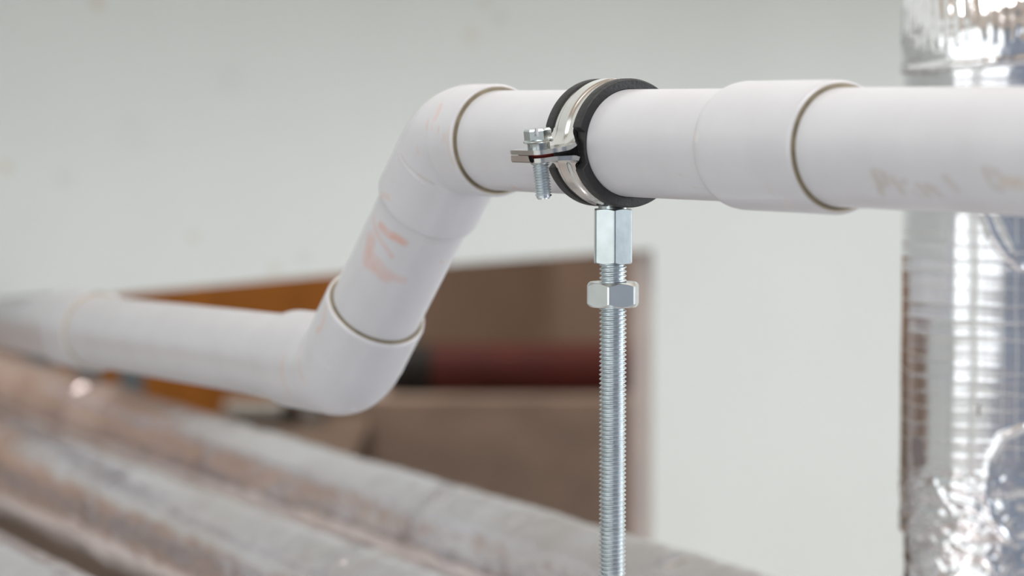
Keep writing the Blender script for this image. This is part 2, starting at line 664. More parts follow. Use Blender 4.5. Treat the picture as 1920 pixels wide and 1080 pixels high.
mk = pipe_mesh(mb, C, D_NEAR, S_COUP1 - 18, S_END, R_PIPE, n=160, fine=(S_COUP1 + 4, S_COUP1 + 95, 0.5), strokes=print_strokes)
o_ = mb.build('straight_pipe', PVC, drain, marks=mk)
o_['label'] = 'straight white pipe with faded brown print'

# straight pipe through the clamp
RIM_A = 23.5
mb = MB()
s_elb = -(A_PT - C).dot(D_AWAY) + RIM_A
dirt = strokes_on(C, D_NEAR, R_PIPE, [
    ([(962, 350), (975, 356)], 0.8, RUST2, 0.7), ([(985, 240), (987, 262)], 0.3, srgb(196, 186, 180), 0.6),
    ([(866, 276), (864, 288)], 0.7, srgb(208, 190, 180), 0.5), ([(1265, 372), (1285, 374)], 0.6, srgb(170, 150, 140), 0.6),
    ([(1300, 352), (1322, 354)], 0.5, srgb(190, 180, 176), 0.5), ([(1268, 326), (1284, 330)], 0.4, srgb(190, 184, 182), 0.4)])
mk = pipe_mesh(mb, C, D_NEAR, s_elb - 16, S_COUP0 + 16, R_PIPE, n=160, fine=(s_elb - 16, S_COUP0 + 16, 0.7), strokes=dirt)
o_ = mb.build('straight_pipe', PVC, drain, marks=mk)

# coupling sleeve
mb = MB()
pr = [(S_COUP0, R_PIPE + 0.05), (S_COUP0 + 0.3, R_PIPE + 0.8), (S_COUP0 + 1.2, R_PIPE + 1.5), (S_COUP0 + 2.8, R_FIT - 0.2), (S_COUP0 + 4.5, R_FIT), (S_COUP1 - 1.2, R_FIT),
      (S_COUP1 - 0.4, R_FIT - 0.2), (S_COUP1, R_FIT - 0.7)]
pr2 = [pr[0]]
for (s0, r0), (s1, r1) in zip(pr, pr[1:]):
    k = max(1, int((s1 - s0) / 1.2))
    for i in range(k):
        t = (i + 1) / k
        pr2.append((s0 + (s1 - s0) * t, r0 + (r1 - r0) * t))
lathe(mb, C, D_NEAR, pr2, n=144, split=False)
lathe(mb, C, D_NEAR, [(S_COUP1, R_FIT - 0.7), (S_COUP1 - 0.2, R_PIPE + 0.75), (S_COUP1 - 2.5, R_PIPE + 0.3)], n=144, mi=1)
cst = strokes_on(C, D_NEAR, R_FIT, [([(1432, 344), (1450, 358)], 0.6, srgb(200, 192, 188), 0.5), ([(1470, 372), (1482, 388)], 0.6, srgb(206, 190, 178), 0.5),
                                    ([(1310, 240), (1302, 262)], 0.4, srgb(225, 205, 190), 0.8)])
coupling = mb.build('coupling_sleeve', [PVC, PVC_EDGE], drain, marks=mark_list(mb, cst))
mb = MB()
lathe(mb, C, D_NEAR, [(S_COUP1 - 2.0, R_PIPE + 0.85), (S_COUP1 - 0.15, R_PIPE + 0.75), (S_COUP1 + 0.15, R_PIPE + 0.3), (S_COUP1 + 0.5, R_PIPE + 0.02)], n=96)
mb.build('glue_line', GLUE, coupling)

# diagonal pipe between the elbows with its reddish smears
LEN_AB = (B_PT - A_PT).length
diag_strokes = strokes_on(A_PT, D_DIAG, R_PIPE, [
    ([(714, 424), (728, 438), (744, 446), (757, 454)], 1.25, RUST, 0.9),
    ([(700, 410), (708, 440), (722, 462), (734, 480)], 0.9, RUST, 0.45),
    ([(694, 450), (692, 470), (690, 490), (704, 500), (722, 516)], 2.2, RUST, 0.62),
    ([(700, 480), (712, 494), (728, 514), (756, 526)], 1.2, RUST, 0.5),
    ([(826, 490), (832, 494)], 0.6, RUST2, 0.4),
    ([(780, 448), (810, 455), (840, 455)], 0.5, srgb(190, 196, 196), 0.6)])
mb = MB()
mk = pipe_mesh(mb, A_PT, D_DIAG, 12, LEN_AB - 12, R_PIPE, n=160, fine=(12, LEN_AB - 12, 0.6), strokes=diag_strokes)
mb.build('straight_pipe', PVC, drain, marks=mk)


def elbow(P, d1, d2, leg1, leg2, strokes=None, bend_r=18.6, nubs=()):
    """elbow fitting at P: one socket towards d1, one towards d2 (both point away from P)"""
    mb = MB()
    ang = math.pi - d1.angle(d2)                   # turning angle
    tl = bend_r * math.tan(ang / 2)
    b = d1.cross(d2).normalized()
    # path runs from socket 1 to socket 2
    st = []
    rs = R_FIT

    def leg(d, L, sign):
        out = []
        for s, r in ((L - 2.5, R_PIPE + 0.3), (L - 0.2, R_PIPE + 0.75), (L, R_FIT - 0.7), (L - 0.4, R_FIT - 0.2), (L - 1.2, R_FIT)):
            out.append((P + d * s, d * sign, r))
        s = L - 2.4
        while s > tl + 1.2:
            out.append((P + d * s, d * sign, rs))
            s -= 1.3
        out.append((P + d * (tl + 1.0), d * sign, rs))
        out.append((P + d * (tl + 0.3), d * sign, rs - 0.12))
        return out
    l1 = leg(d1, leg1, -1.0)
    l2 = leg(d2, leg2, 1.0)
    st += l1
    # arc
    centre_dir = (d1 + d2).normalized()
    centre = P + centre_dir * (bend_r / math.cos(ang / 2))
    p0 = P + d1 * tl
    v0 = p0 - centre
    K = 20
    # rotation sense that turns v0 into the start of leg 2
    sense = 1.0
    if ((Matrix.Rotation(ang, 3, b) @ v0) - (P + d2 * tl - centre)).length > 1e-2 * bend_r:
        sense = -1.0
    for i in range(K + 1):
        t = i / K
        M = Matrix.Rotation(sense * ang * t, 3, b)
        swell = rs - 0.12
        st.append((centre + M @ v0, M @ (-d1), swell))
    st += list(reversed(l2))
    nseg = 120
    sweep(mb, st, n=nseg, binormal=b)
    # rim faces get the cut-edge material
    for fi, f in enumerate(mb.f):
        row = min(f) // nseg
        if row <= 1 or row >= len(st) - 3:
            mb.m[fi] = 1
    # outer weld lines left by the mould
    for d in (d1, d2):
        c = P + d * (tl + 1.6)
        lathe(mb, c, d, [(-0.45, rs - 0.2), (-0.25, rs + 0.07), (0.25, rs + 0.07), (0.45, rs - 0.2)], n=96, split=False)
    nl = []
    for t in nubs:
        v = (Matrix.Rotation(sense * ang * t, 3, b) @ v0).normalized()
        nl.append((centre + v * (bend_r + rs - 0.5), v, 1.3))
    nubs = nl
    for c, ax, r in nubs:
        lathe(mb, c, ax, [(-1.6, r * 1.5), (0.35, r * 1.3), (0.75, r * 0.9), (1.0, 0.01)], n=20, split=False)
    return mb.build('elbow_fitting', [PVC, PVC_EDGE], drain, marks=mark_list(mb, strokes)), tl


el_st = strokes_on(A_PT, D_AWAY, R_FIT, [
    ([(826, 198), (822, 210), (816, 222)], 0.9, RUST, 0.55), ([(802, 224), (799, 244)], 0.5, RUST, 0.45), ([(812, 226), (809, 244)], 0.5, RUST, 0.4),
    ([(822, 238), (822, 248)], 0.5, srgb(190, 140, 124), 0.5), ([(832, 255), (830, 266)], 0.9, RUST2, 0.35),
    ([(782, 275), (784, 286)], 0.6, RUST2, 0.5), ([(842, 240), (840, 268), (843, 290), (850, 308)], 0.7, srgb(196, 180, 158), 0.45)])
el_st += strokes_on(A_PT, D_DIAG, R_FIT, [([(742, 268), (752, 292), (772, 318), (800, 338), (814, 346)], 0.4, srgb(178, 168, 160), 0.7),
                                         ([(706, 372), (716, 366), (730, 370)], 0.8, RUST2, 0.5)])
elbow_u, tl_u = elbow(A_PT, D_NEAR, D_DIAG, RIM_A, 29.0, el_st, nubs=(0.22, 0.95))
elbow_u['label'] = 'upper elbow fitting with rusty smudges'
bs = strokes_on(B_PT, D_LOW, R_FIT, [([(532, 668), (528, 700), (540, 734)], 1.0, RUST2, 0.55), ([(570, 640), (560, 680), (568, 720)], 0.7, RUST2, 0.4)])
bs += strokes_on(B_PT, D_DIAG, R_FIT, [([(612, 575), (604, 610), (594, 622)], 0.9, RUST2, 0.6), ([(600, 672), (620, 660)], 0.5, srgb(200, 196, 194), 0.3)])
nub = B_PT + (-(D_LOW - D_DIAG).normalized()) * (R_FIT + 0.5)
elbow_l, tl_l = elbow(B_PT, -D_DIAG, D_LOW, 30.0, 48.0, bs, nubs=(0.5,))
elbow_l['label'] = 'lower elbow fitting turning towards the wall opening'
for e_, P_, d_, L_ in ((elbow_u, A_PT, D_NEAR, RIM_A), (elbow_l, B_PT, -D_DIAG, 30.0)):
    mb = MB()
    lathe(mb, P_, d_, [(L_ - 2.0, R_PIPE + 0.85), (L_ - 0.15, R_PIPE + 0.75), (L_ + 0.15, R_PIPE + 0.3), (L_ + 0.5, R_PIPE + 0.02)], n=96)
    mb.build('glue_line', GLUE, e_)

# lower run towards the opening
mb = MB()
S_LC = s_at_x(B_PT, D_LOW, 190)
mk = pipe_mesh(mb, B_PT, D_LOW, 30, S_LC + 15, R_PIPE, n=96)
mb.build('straight_pipe', PVC, drain, marks=mk)
Q_PT = B_PT + D_LOW * s_at_x(B_PT, D_LOW, 150)
D_LOW2 = vp_dir(-340, 588)
lc_st = strokes_on(B_PT, D_LOW, R_FIT, [([(160, 556), (176, 549), (192, 546)], 2.6, srgb(120, 122, 122), 0.8)])
elbow_e, _ = elbow(Q_PT, -D_LOW, D_LOW2, 30.0, 60.0, lc_st)
elbow_e['label'] = 'slight elbow fitting at the wall opening'
mb = MB()
lathe(mb, Q_PT, -D_LOW, [(28.0, R_PIPE + 0.85), (29.85, R_PIPE + 0.75), (30.15, R_PIPE + 0.3), (30.5, R_PIPE + 0.02)], n=72)
mb.build('glue_line', PVC_EDGE, elbow_e)
mb = MB()
mk = pipe_mesh(mb, Q_PT, D_LOW2, 40, s_to_room_d(Q_PT, D_LOW2, -180), R_PIPE, n=64)
mb.build('straight_pipe', PVC, drain, marks=mk)

# ------------------------------------------------------------------ pipe clamp
clamp = thing('pipe_clamp', 'zinc plated pipe clamp with black rubber lining around the white pipe', 'pipe clamp', C - Vector((0, 0, 36)))
PHI = math.radians(6.5)
Pv = Vector((-D_NEAR.y, D_NEAR.x, 0)).normalized()
if Pv.dot(FWD) > 0:
    Pv = -Pv                                    # towards the viewer and left
ZV = Vector((0, 0, 1))
PP = Pv * math.cos(PHI) - ZV * math.sin(PHI)
UU = ZV * math.cos(PHI) + Pv * math.sin(PHI)


def cl(p, u, s):
    return C + PP * p + UU * u + D_NEAR * s


# rubber lining: U-shaped section, lips drop near the two joints
def rubber_half(sign):
    mb = MB()
    rows = []
    K = 120
    for i in range(K + 1):
        ph = math.radians(0.1) + math.radians(179.8) * i / K
        edge = min(ph, math.pi - ph)
        lip = 17.05 + (19.25 - 17.05) * smooth01((math.degrees(edge) - (17.5 if sign > 0 else 13.5)) / 4.0)
        prof = [(-9.0, 16.03), (-9.2, 16.3), (-9.2, lip - 0.5), (-8.9, lip - 0.12), (-8.4, lip), (-5.9, lip), (-5.45, lip - 0.15), (-5.3, lip - 0.5), (-5.3, 17.0), (5.3, 17.0),
                (5.3, lip - 0.5), (5.45, lip - 0.15), (5.9, lip), (8.4, lip), (8.9, lip - 0.12), (9.2, lip - 0.5), (9.2, 16.3), (9.0, 16.03)]
        rows.append([cl(r * math.cos(ph), sign * r * math.sin(ph), s) for s, r in prof])
    mb.grid(rows, closed_c=True, smooth=True)
    n = len(rows[0])
    mb.add(rows[0], [list(range(n))])
    mb.add(rows[-1], [list(range(n))])
    return mb.build('rubber_lining', RUBBER, clamp, sharp=35)


rubber_half(1)['label'] = 'upper black rubber lining'
rubber_half(-1)['label'] = 'lower black rubber lining'


def band_path(tip, fil, a0):
    """(p, u) outline of the upper half from its near tip over the top to the far tip, with width and rib strength"""
    r = 18.6
    half = []
    # arc from the top (90 degrees) down to a0
    K = 44
    for i in range(K + 1):
        ph = math.pi / 2 + (a0 - math.pi / 2) * i / K
        half.append((r * math.cos(ph), r * math.sin(ph), 0))
    # fillet turning outwards
    px, pu, _ = half[-1]
    tx, tu = math.sin(a0), -math.cos(a0)
    ang_end = 0.0
    ang0 = math.atan2(tu, tx)
    KF = 18
    rho = fil
    th = ang0
    cx, cu = px - rho * math.sin(ang0) * 1.0, pu + rho * math.cos(ang0)
    for i in range(1, KF + 1):
        th = ang0 + (ang_end - ang0) * i / KF
        half.append((cx + rho * math.sin(th), cu - rho * math.cos(th), i / KF))
    # ear
    px, pu, _ = half[-1]
    KE = 16
    for i in range(1, KE + 1):
        t = i / KE
        half.append((px + (tip - px) * t, pu + (tip - px) * t * math.tan(ang_end) , 1.0 + t))
    return half


def band_half(sign, name_label):
    mb = MB()
    near = band_path(32.8, 6.2, math.radians(18.6)) if sign > 0 else band_path(32.8, 3.6, math.radians(14.4))
    far = [(-p, u, k) for p, u, k in reversed(near)]
    path = far[:-1] + near
    T = 1.3
    NS = 24
    # shift so that the ear underside sits just off the split plane
    outer_rows, inner_rows = [], []
    n = len(path)
    for i, (p, u, k) in enumerate(path):
        q0, q1 = path[max(0, i - 1)], path[min(n - 1, i + 1)]
        t = Vector((q1[0] - q0[0], q1[1] - q0[1])).normalized()
        nrm = Vector((-t.y, t.x))               # outwards: up over the arc
        if k == 0:
            nrm = Vector((p, u)).normalized()
        w = 5.2
        rib = 0.85
        if k > 0:
            w = 5.2 + 5.0 * smooth01(k * 1.5)
            rib = 0.85 * (1 - smooth01(k * 1.2))
        if k > 1.0:
            e = (k - 1.0)
            w = 10.2 - 2.0 * smooth01(e * 2.2)
            if e > 0.72:
                x_ = (e - 0.72) / 0.28
                w -= 2.2 * (1 - math.sqrt(max(0.0, 1 - x_ * x_)))
        ro, ri = [], []
        for j in range(NS + 1):
            s = -w + 2 * w * j / NS
            a_ = abs(s)
            bump = rib * smooth01((3.3 - a_) / 1.3)
            roll = 0.0
            if 0 < k:
                # rolled-up rim of the flare
                roll = 0.55 * smooth01((a_ - 6.0) / 2.6) * max(0.0, 1 - abs(k - 0.7) * 1.3)
            d = bump + roll
            ro.append((p + nrm.x * d, u + nrm.y * d, s))
            ri.append((p + nrm.x * (d - T), u + nrm.y * (d - T), s))
        outer_rows.append([cl(a, sign * b, c) for a, b, c in ro])
        inner_rows.append([cl(a, sign * b, c) for a, b, c in ri])
    mb.grid(outer_rows, smooth=True)
    mb.grid(inner_rows, smooth=True, flip=True)
    mb.grid([[r[0] for r in outer_rows], [r[0] for r in inner_rows]], smooth=True)
    mb.grid([[r[-1] for r in outer_rows], [r[-1] for r in inner_rows]], smooth=True)
    mb.grid([outer_rows[0], inner_rows[0]], smooth=False)
    mb.grid([outer_rows[-1], inner_rows[-1]], smooth=False)
    if sign < 0:
        # upturned lip at the near tip of the lower ear
        p_, u_, _ = path[-1]
        for row in (0,):
            a0 = [cl(p_, sign * u_, s) for s in (-5, -3, -1, 1, 3, 5)]
            a1 = [cl(p_ + 0.9, sign * u_ + 0.5, s) for s in (-5, -3, -1, 1, 3, 5)]
            a2 = [cl(p_ + 1.1, sign * u_ + 2.2, s) for s in (-4.6, -3, -1, 1, 3, 4.6)]
            b2 = [cl(p_ + 0.1, sign * u_ + 2.2, s) for s in (-4.6, -3, -1, 1, 3, 4.6)]
            b1 = [cl(p_ - 0.2, sign * u_ + 1.3, s) for s in (-5, -3, -1, 1, 3, 5)]
            mb.grid([a0, a1, a2, b2, b1], smooth=False)
    o = mb.build('clamp_band', BAND, clamp)
    o['label'] = name_label
    return o, path


upper, path_ = band_half(1, 'upper half of the steel band with flared ear')
lower, _ = band_half(-1, 'lower half of the steel band with flared ear')
EAR_U = path_[-1][1]                            # outer face of the ear at its tip
print('ear u', EAR_U, path_[-1][0])


def clamp_screw(p_pos, full=True):
    def q(u):
        return cl(p_pos, u, 0.3)
    mb = MB()
    # shank with thread
    top, bot = EAR_U + 0.4, -13.4
    helix_thread(mb, q(bot + 0.5), UU, top - bot - 0.8, 2.5, 2.0, 0.82, n=28)
    lathe(mb, q(0), UU, [(bot, 1.7), (bot + 0.5, 2.05), (top, 2.05)], n=28)
    disc(mb, q(bot), UU, 1.7, 28)
    sc = mb.build('clamp_screw', ZINC_THREAD, clamp)
    # hexagon head with flange and driver slot
    mb = MB()
    f0 = EAR_U + 1.6
    lathe(mb, q(0), UU, [(EAR_U - 0.1, 3.3), (f0, 3.4), (f0 + 0.15, 2.9)], n=40)
    lathe(mb, q(0), UU, [(f0 + 0.15, 2.0), (f0 + 0.15, 4.35), (f0 + 0.4, 4.55), (f0 + 0.75, 4.4), (f0 + 1.15, 3.6)], n=48)
    h0, h1 = f0 + 0.7, f0 + 4.2
    # head in two halves either side of the slot
    fx = (PP * math.cos(math.radians(52)) + D_NEAR * math.sin(math.radians(52))).normalized()
    fy = UU.cross(fx)
    ri, sl = 3.55, 0.62
    rc = ri / math.cos(math.pi / 6)
    hexp = [Vector((rc * math.cos(math.radians(60 * k + 30)), rc * math.sin(math.radians(60 * k + 30)))) for k in range(6)]
    slot_dir = 1
    for sgn in (-1, 1):
        # clip the hexagon with  sgn * y >= sl
        poly = []
        for a_, b_ in zip(hexp, hexp[1:] + hexp[:1]):
            fa, fb = sgn * a_.y - sl, sgn * b_.y - sl
            if fa >= 0:
                poly.append(a_)
            if fa * fb < 0:
                poly.append(a_ + (b_ - a_) * (fa / (fa - fb)))
        cen = sum(poly, Vector((0, 0))) / len(poly)

        def P3(v, u):
            return q(u) + fx * v.x + fy * v.y
        lo = [P3(v, h0) for v in poly]
        mid = [P3(v, h1 - 0.55) for v in poly]
        up = [P3(v * (0.9 if abs(v.length) > 3.2 else 0.97), h1) for v in poly]
        mb.grid([lo, mid, up], closed_c=True, smooth=False)
        mb.add(up, [list(range(len(up)))])
    lo = [q(h0 + 1.5) + fx * v.x * 0.98 + fy * v.y * 0.98 for v in hexp]
    base_ = [q(h0) + fx * v.x * 0.98 + fy * v.y * 0.98 for v in hexp]
    mb.grid([base_, lo], closed_c=True, smooth=False)
    mb.add(lo, [list(range(6))])
    mb.build('screw_head', ZINC, sc)
    # swaged collar under the lower ear
    mb = MB()
    lathe(mb, q(0), UU, [(-EAR_U + 0.2, 3.0), (-EAR_U - 0.9, 2.9), (-EAR_U - 1.25, 2.6), (-EAR_U - 1.25, 2.05)], n=36)
    mb.build('screw_collar', ZINC, sc)
    return sc


clamp_screw(27.0)['label'] = 'slotted hexagon screw closing the ears'
sc2 = clamp_screw(-27.0)
sc2['label'] = 'second closing screw behind the pipe'
mb = MB()
lathe(mb, cl(27.0, 0, 0.3), UU, [(-0.5, 2.55), (-0.5, 4.1), (0.5, 4.1), (0.5, 2.55)], n=36)
box(mb, cl(29.4, -0.45, -4.6), PP * 1.9, UU * 0.9, D_NEAR * 6.6)
mb.build('retaining_washer', RED_PLASTIC, clamp)['label'] = 'red plastic retaining washer between the ears'

# welded hexagon connector under the clamp
Zr = (C - CAM).dot(FWD)
ROD_X = C + Vector((0, 0, 0))


def z_on_rod(y):
    """height (mm) where the vertical through the clamp centre meets photo row y"""
    return C.z + s_at_y(C, Vector((0, 0, 1)), y)


zc1, zc0 = z_on_rod(391), z_on_rod(494)
mb = MB()
hexbody(mb, Vector((C.x, C.y, zc0)), Vector((0, 0, 1)), zc1 - zc0, 11.15, 4.0, math.radians(30 - 28.6), nper=16)
lathe(mb, Vector((C.x, C.y, 0)), Vector((0, 0, 1)), [(zc1 - 0.1, 4.6), (zc1 + 0.9, 4.4), (zc1 + 2.0, 3.6)], n=40)
mb.build('hex_connector', ZINC, clamp)['label'] = 'long hexagon connector welded under the band'

# ------------------------------------------------------------------ threaded rod and nut
rod = thing('threaded_rod', 'vertical zinc plated threaded rod carrying the pipe clamp', 'threaded rod', Vector((C.x, C.y, 0)))
mb = MB()
helix_thread(mb, Vector((C.x, C.y, 6.0)), Vector((0, 0, 1)), zc0 + 5 - 6.0, 4.12, 3.42, 1.33, n=28)
lathe(mb, Vector((C.x, C.y, 0)), Vector((0, 0, 1)), [(6.0, 3.46), (zc0 + 5, 3.46)], n=28)
mb.build('rod_thread', ZINC_THREAD, rod)
mb = MB()
box(mb, Vector((C.x - 40, C.y - 40, 0)), Vector((80, 0, 0)), Vector((0, 80, 0)), Vector((0, 0, 6)))
lathe(mb, Vector((C.x, C.y, 0)), Vector((0, 0, 1)), [(6, 8), (16, 8), (16, 4)], n=32)
mb.build('base_plate', ZINC, rod)

zn1, zn0 = z_on_rod(528.5), z_on_rod(575)
mb = MB()
hexbody(mb, Vector((C.x, C.y, zn0)), Vector((0, 0, 1)), zn1 - zn0, 14.75, 4.15, math.radians(30 - 28.6 - 11.5), nper=16, ct=0.85, edge=0.95)
nut = mb.build('hex_nut', ZINC_NUT, origin=Vector((C.x, C.y, zn0)))
tag(nut, 'zinc hexagon lock nut on the threaded rod below the clamp', 'nut')

# ------------------------------------------------------------------ foil covered riser at the right
RZ, RR = 1040.0, 34.5
RC = pix(1858, 600, RZ)
riser = thing('insulated_riser', 'vertical pipe wrapped in shiny silver foil with reinforcing threads', 'insulated pipe', Vector((RC.x, RC.y, 0)))


def z_riser(y):
    return RC.z + s_at_y(RC - Vector((0, RR * 0.6, 0)), Vector((0, 0, 1)), y)


Z_TOP = z_riser(92)
Z_COL = z_riser(1003)
Z_TAPE = z_riser(872)
AX = Vector((1, 0, 0))
AY = Vector((0, 1, 0))


def ridged(p):
    return 1 - abs(noise.noise(p)) * 2


def riser_r(th, z):
    p = Vector((math.cos(th) * 1.0, math.sin(th) * 1.0, z / 30.0))
    r = RR + 0.30 * noise.noise(p * 1.3 + Vector((3, 1, 7)))
    arc = th * RR
    # scrim: fine raised threads under the foil
    zz = z + 0.5 * noise.noise(Vector((arc * 0.07, z * 0.02, 5.1)))
    for per, am, wdt in ((5.75, 0.055, 0.55),):
        k = round(zz / per)
        dz = abs(zz - k * per)
        amp = am * (0.4 + 1.2 * abs(math.sin(k * 2.4)))
        r += amp * math.exp(-(dz / wdt) ** 2)
    ka = round(arc / 4.9)
    da = abs(arc - ka * 4.9)
    r += 0.025 * math.exp(-(da / 0.4) ** 2)
    # flat facets of the wrap
    r += 0.22 * math.sin(th * 9 + 1.3 + 0.4 * math.sin(z / 40))
    return r


NA = 300


def ring_at(zc, rf, tilt=0.0):
    return [Vector((RC.x + rf(2 * math.pi * i / NA, zc) * math.cos(2 * math.pi * i / NA), RC.y + rf(2 * math.pi * i / NA, zc) * math.sin(2 * math.pi * i / NA), zc)) for i in range(NA)]


def crumple(th, z, amp):
    p = Vector((math.cos(th) * 3.2, math.sin(th) * 3.2, z / 9.0))
    q = Vector((math.cos(th) * 7.5, math.sin(th) * 7.5, z / 4.0))
    return amp * (ridged(p) - 0.6 + 0.5 * (ridged(q + Vector((9, 2, 4))) - 0.6))


FOLDS = []
for amp_, pts_ in ((1.0, [(1918, 800), (1880, 820), (1856, 860), (1846, 920), (1860, 975), (1886, 1010)]), (0.8, [(1845, 400), (1860, 440), (1885, 475), (1915, 502)]),
                   (0.7, [(1872, 400), (1890, 440), (1902, 470)]), (0.6, [(1735, 868), (1760, 920), (1790, 965), (1840, 985)]), (0.6, [(1780, 930), (1830, 955), (1880, 1000)])):
    q_ = []
    for x_, y_ in pts_:
        h_ = hit_cylinder(x_, y_, RC, Vector((0, 0, 1)), RR)
        q_.append(Vector((math.atan2(h_.y - RC.y, h_.x - RC.x) * RR, h_.z)))
    FOLDS.append((amp_, q_))


def fold_r(th, z):
    t = th if th <= math.pi else th - 2 * math.pi
    if t > -0.5 or t < -2.4:
        return 0.0
    p = Vector((t * RR, z))
    r = 0.0
    for amp_, q_ in FOLDS:
        if z < min(a_.y for a_ in q_) - 4 or z > max(a_.y for a_ in q_) + 4:
            continue
        d = min(seg_dist(p, a_, b_) for a_, b_ in zip(q_, q_[1:]))
        r += amp_ * math.exp(-(d / 1.1) ** 2)
    return r


def jacket_r(th, z):
    r = riser_r(th, z) + fold_r(th, z)
    low = smooth01((Z_TAPE + 2 - z) / 14.0)
    hi = smooth01((z - z_riser(150)) / 10.0)
    r += crumple(th, z, 0.75) * low + crumple(th, z * 0.6, 0.6) * hi
    # deep folds on the right flank
    return r


mb = MB()
zs = []
z = Z_COL - 1.5
while z < Z_TOP + 1:
    zs.append(z)
    z += 0.55
mb.grid([ring_at(zc, jacket_r) for zc in zs], closed_c=True, smooth=True)
mb.build('foil_jacket', FOIL, riser)

# lower section, slightly slimmer, crumpled
mb = MB()
zs = [0.0 + i * 12 for i in range(int((Z_COL - 60) / 12))]
z = zs[-1] + 6
while z < Z_COL + 2:
    zs.append(z)
    z += 0.8
mb.grid([ring_at(zc, lambda th, z: RR - 1.9 + crumple(th, z, 0.7)) for zc in zs], closed_c=True, smooth=True)
mb.build('lower_foil_jacket', FOIL_TAPE, riser)

# crumpled tape band around the overlap
mb = MB()
zs = []
z = Z_COL - 1
while z < Z_TAPE:
    zs.append(z)
    z += 0.6
mb.grid([ring_at(zc, lambda th, z: jacket_r(th, z) + 0.12 + 0.35 * max(0, crumple(th, z + 50, 1.0)) - 1.6 * smooth01((Z_COL + 4 - z) / 5.0)) for zc in zs], closed_c=True, smooth=True)
mb.build('tape_band', FOIL_TAPE, riser)['label'] = 'crumpled foil tape band'

# pleated upper section, overlapping the jacket and tapering upwards


def lean(z):
    h = max(0.0, z - Z_TOP)
    return 24.0 * (h / 45.0) ** 2 if h < 45 else 24.0 + (h - 45) * 1.07


mb = MB()
rows = []
z = Z_TOP - 6
ztop = z_riser(-260)
while z < ztop:
    t = (z - Z_TOP) / (ztop - Z_TOP)
    row = []
    for j in range(NA):
        th = 2 * math.pi * j / NA
        zj = z + 3.2 * math.cos(th - 0.15)      # the overlap runs up to the right
        ple = 0.42 * math.sin(th * 52 + 1.2 * math.sin(z / 9.0)) * smooth01((z - Z_TOP) / 6.0) * (0.7 + 0.6 * noise.noise(Vector((th * 4, z / 12.0, 1))))
        lip = 0.9 * math.exp(-((z - Z_TOP + 4.5) / 1.6) ** 2)
        r = RR + 0.9 - 4.0 * smooth01(t * 1.2) + ple + lip + crumple(th, z, 0.35)
        row.append(Vector((RC.x + r * math.cos(th), RC.y + lean(z) + r * math.sin(th), zj)))
    rows.append(row)
    z += 0.7
mb.grid(rows, closed_c=True, smooth=True)
mb.build('pleated_foil_sleeve', FOIL, riser)['label'] = 'pleated foil sleeve at the top'
mb = MB()
rows = []
yo, sl_, z = lean(ztop - 5), 1.07, ztop - 5
while z < ROOM_H - 8:
    rows.append([Vector((RC.x + (RR - 3.5) * math.cos(2 * math.pi * i / 96), RC.y + yo + (RR - 3.5) * math.sin(2 * math.pi * i / 96), z)) for i in range(96)])
    if z > ztop + 30:
        sl_ = max(0.0, sl_ - 0.07)
    step = 6.0 if sl_ > 0 else 150.0
    yo += sl_ * step
    z += step
rows.append([Vector((p.x, p.y, ROOM_H - 4)) for p in rows[-1]])
mb.grid(rows, closed_c=True, smooth=True)
mb.build('upper_foil_jacket', FOIL, riser)

# torn grey patch and small nick in the foil, thread ends
def patch_on_riser(name, pts, material, lift=0.35):
    mb = MB()
    P = [hit_cylinder(x, y, RC, Vector((0, 0, 1)), RR + lift) for x, y in pts]
    P2 = [p - (Vector((p.x - RC.x, p.y - RC.y, 0)).normalized()) * 0.9 for p in P]
    n = len(P)
    mb.add(P, [list(range(n))])
    mb.grid([P, P2], closed_c=True, smooth=False)
    return mb.build(name, material, riser)


patch_on_riser('torn_patch', [(1710, 818), (1722, 822), (1728, 826), (1731, 860), (1732, 884), (1722, 886), (1714, 872), (1709, 845)], TORN)['label'] = 'dark torn patch in the foil'
patch_on_riser('nick', [(1833, 760), (1837, 758), (1838, 770), (1836, 780), (1832, 778)], TORN, 0.5)


# reinforcing threads that stand out of the foil, each of its own
def thread_part(points):
    mb = MB()
    st = []
    for i, p in enumerate(points):
        q0, q1 = points[max(0, i - 1)], points[min(len(points) - 1, i + 1)]
        st.append((p, (q1 - q0), 0.24))
    sweep(mb, st, n=6)
    o = mb.build('scrim_thread', STRING, riser)
    return o


for k, y in enumerate((438, 471, 505, 537, 568, 602, 632, 666, 700, 733, 762, 796, 830)):
    pts = []
    for i in range(61):
        th = math.pi * 0.80 + math.pi * 0.95 * i / 60
        z = z_riser(y) + 0.5 * math.sin(i * 0.35 + k * 2.1) + 0.35 * math.sin(i * 0.13 + k)
        r = riser_r(th % (2 * math.pi), z) - 0.12 + 0.1 * math.sin(k * 1.7 + i * 0.11)
        pts.append(Vector((RC.x + r * math.cos(th), RC.y + r * math.sin(th), z)))
    thread_part(pts)
for k, x in enumerate((1707, 1766, 1789, 1818, 1846, 1880, 1906)):
    pts = []
    for i in range(50):
        y = 405 + (865 - 405) * i / 49
        p = hit_cylinder(x, y, RC, Vector((0, 0, 1)), RR)
        th = math.atan2(p.y - RC.y, p.x - RC.x)
        th += 0.006 * math.sin(i * 0.3 + k)
        r = riser_r(th % (2 * math.pi), p.z) - 0.14
        pts.append(Vector((RC.x + r * math.cos(th), RC.y + r * math.sin(th), p.z)))
    thread_part(pts)

# ------------------------------------------------------------------ three foil covered pipes in the lower left
D_FOIL = vp_dir(-1600, 198)
D_FOIL.z = 0
D_FOIL.normalize()


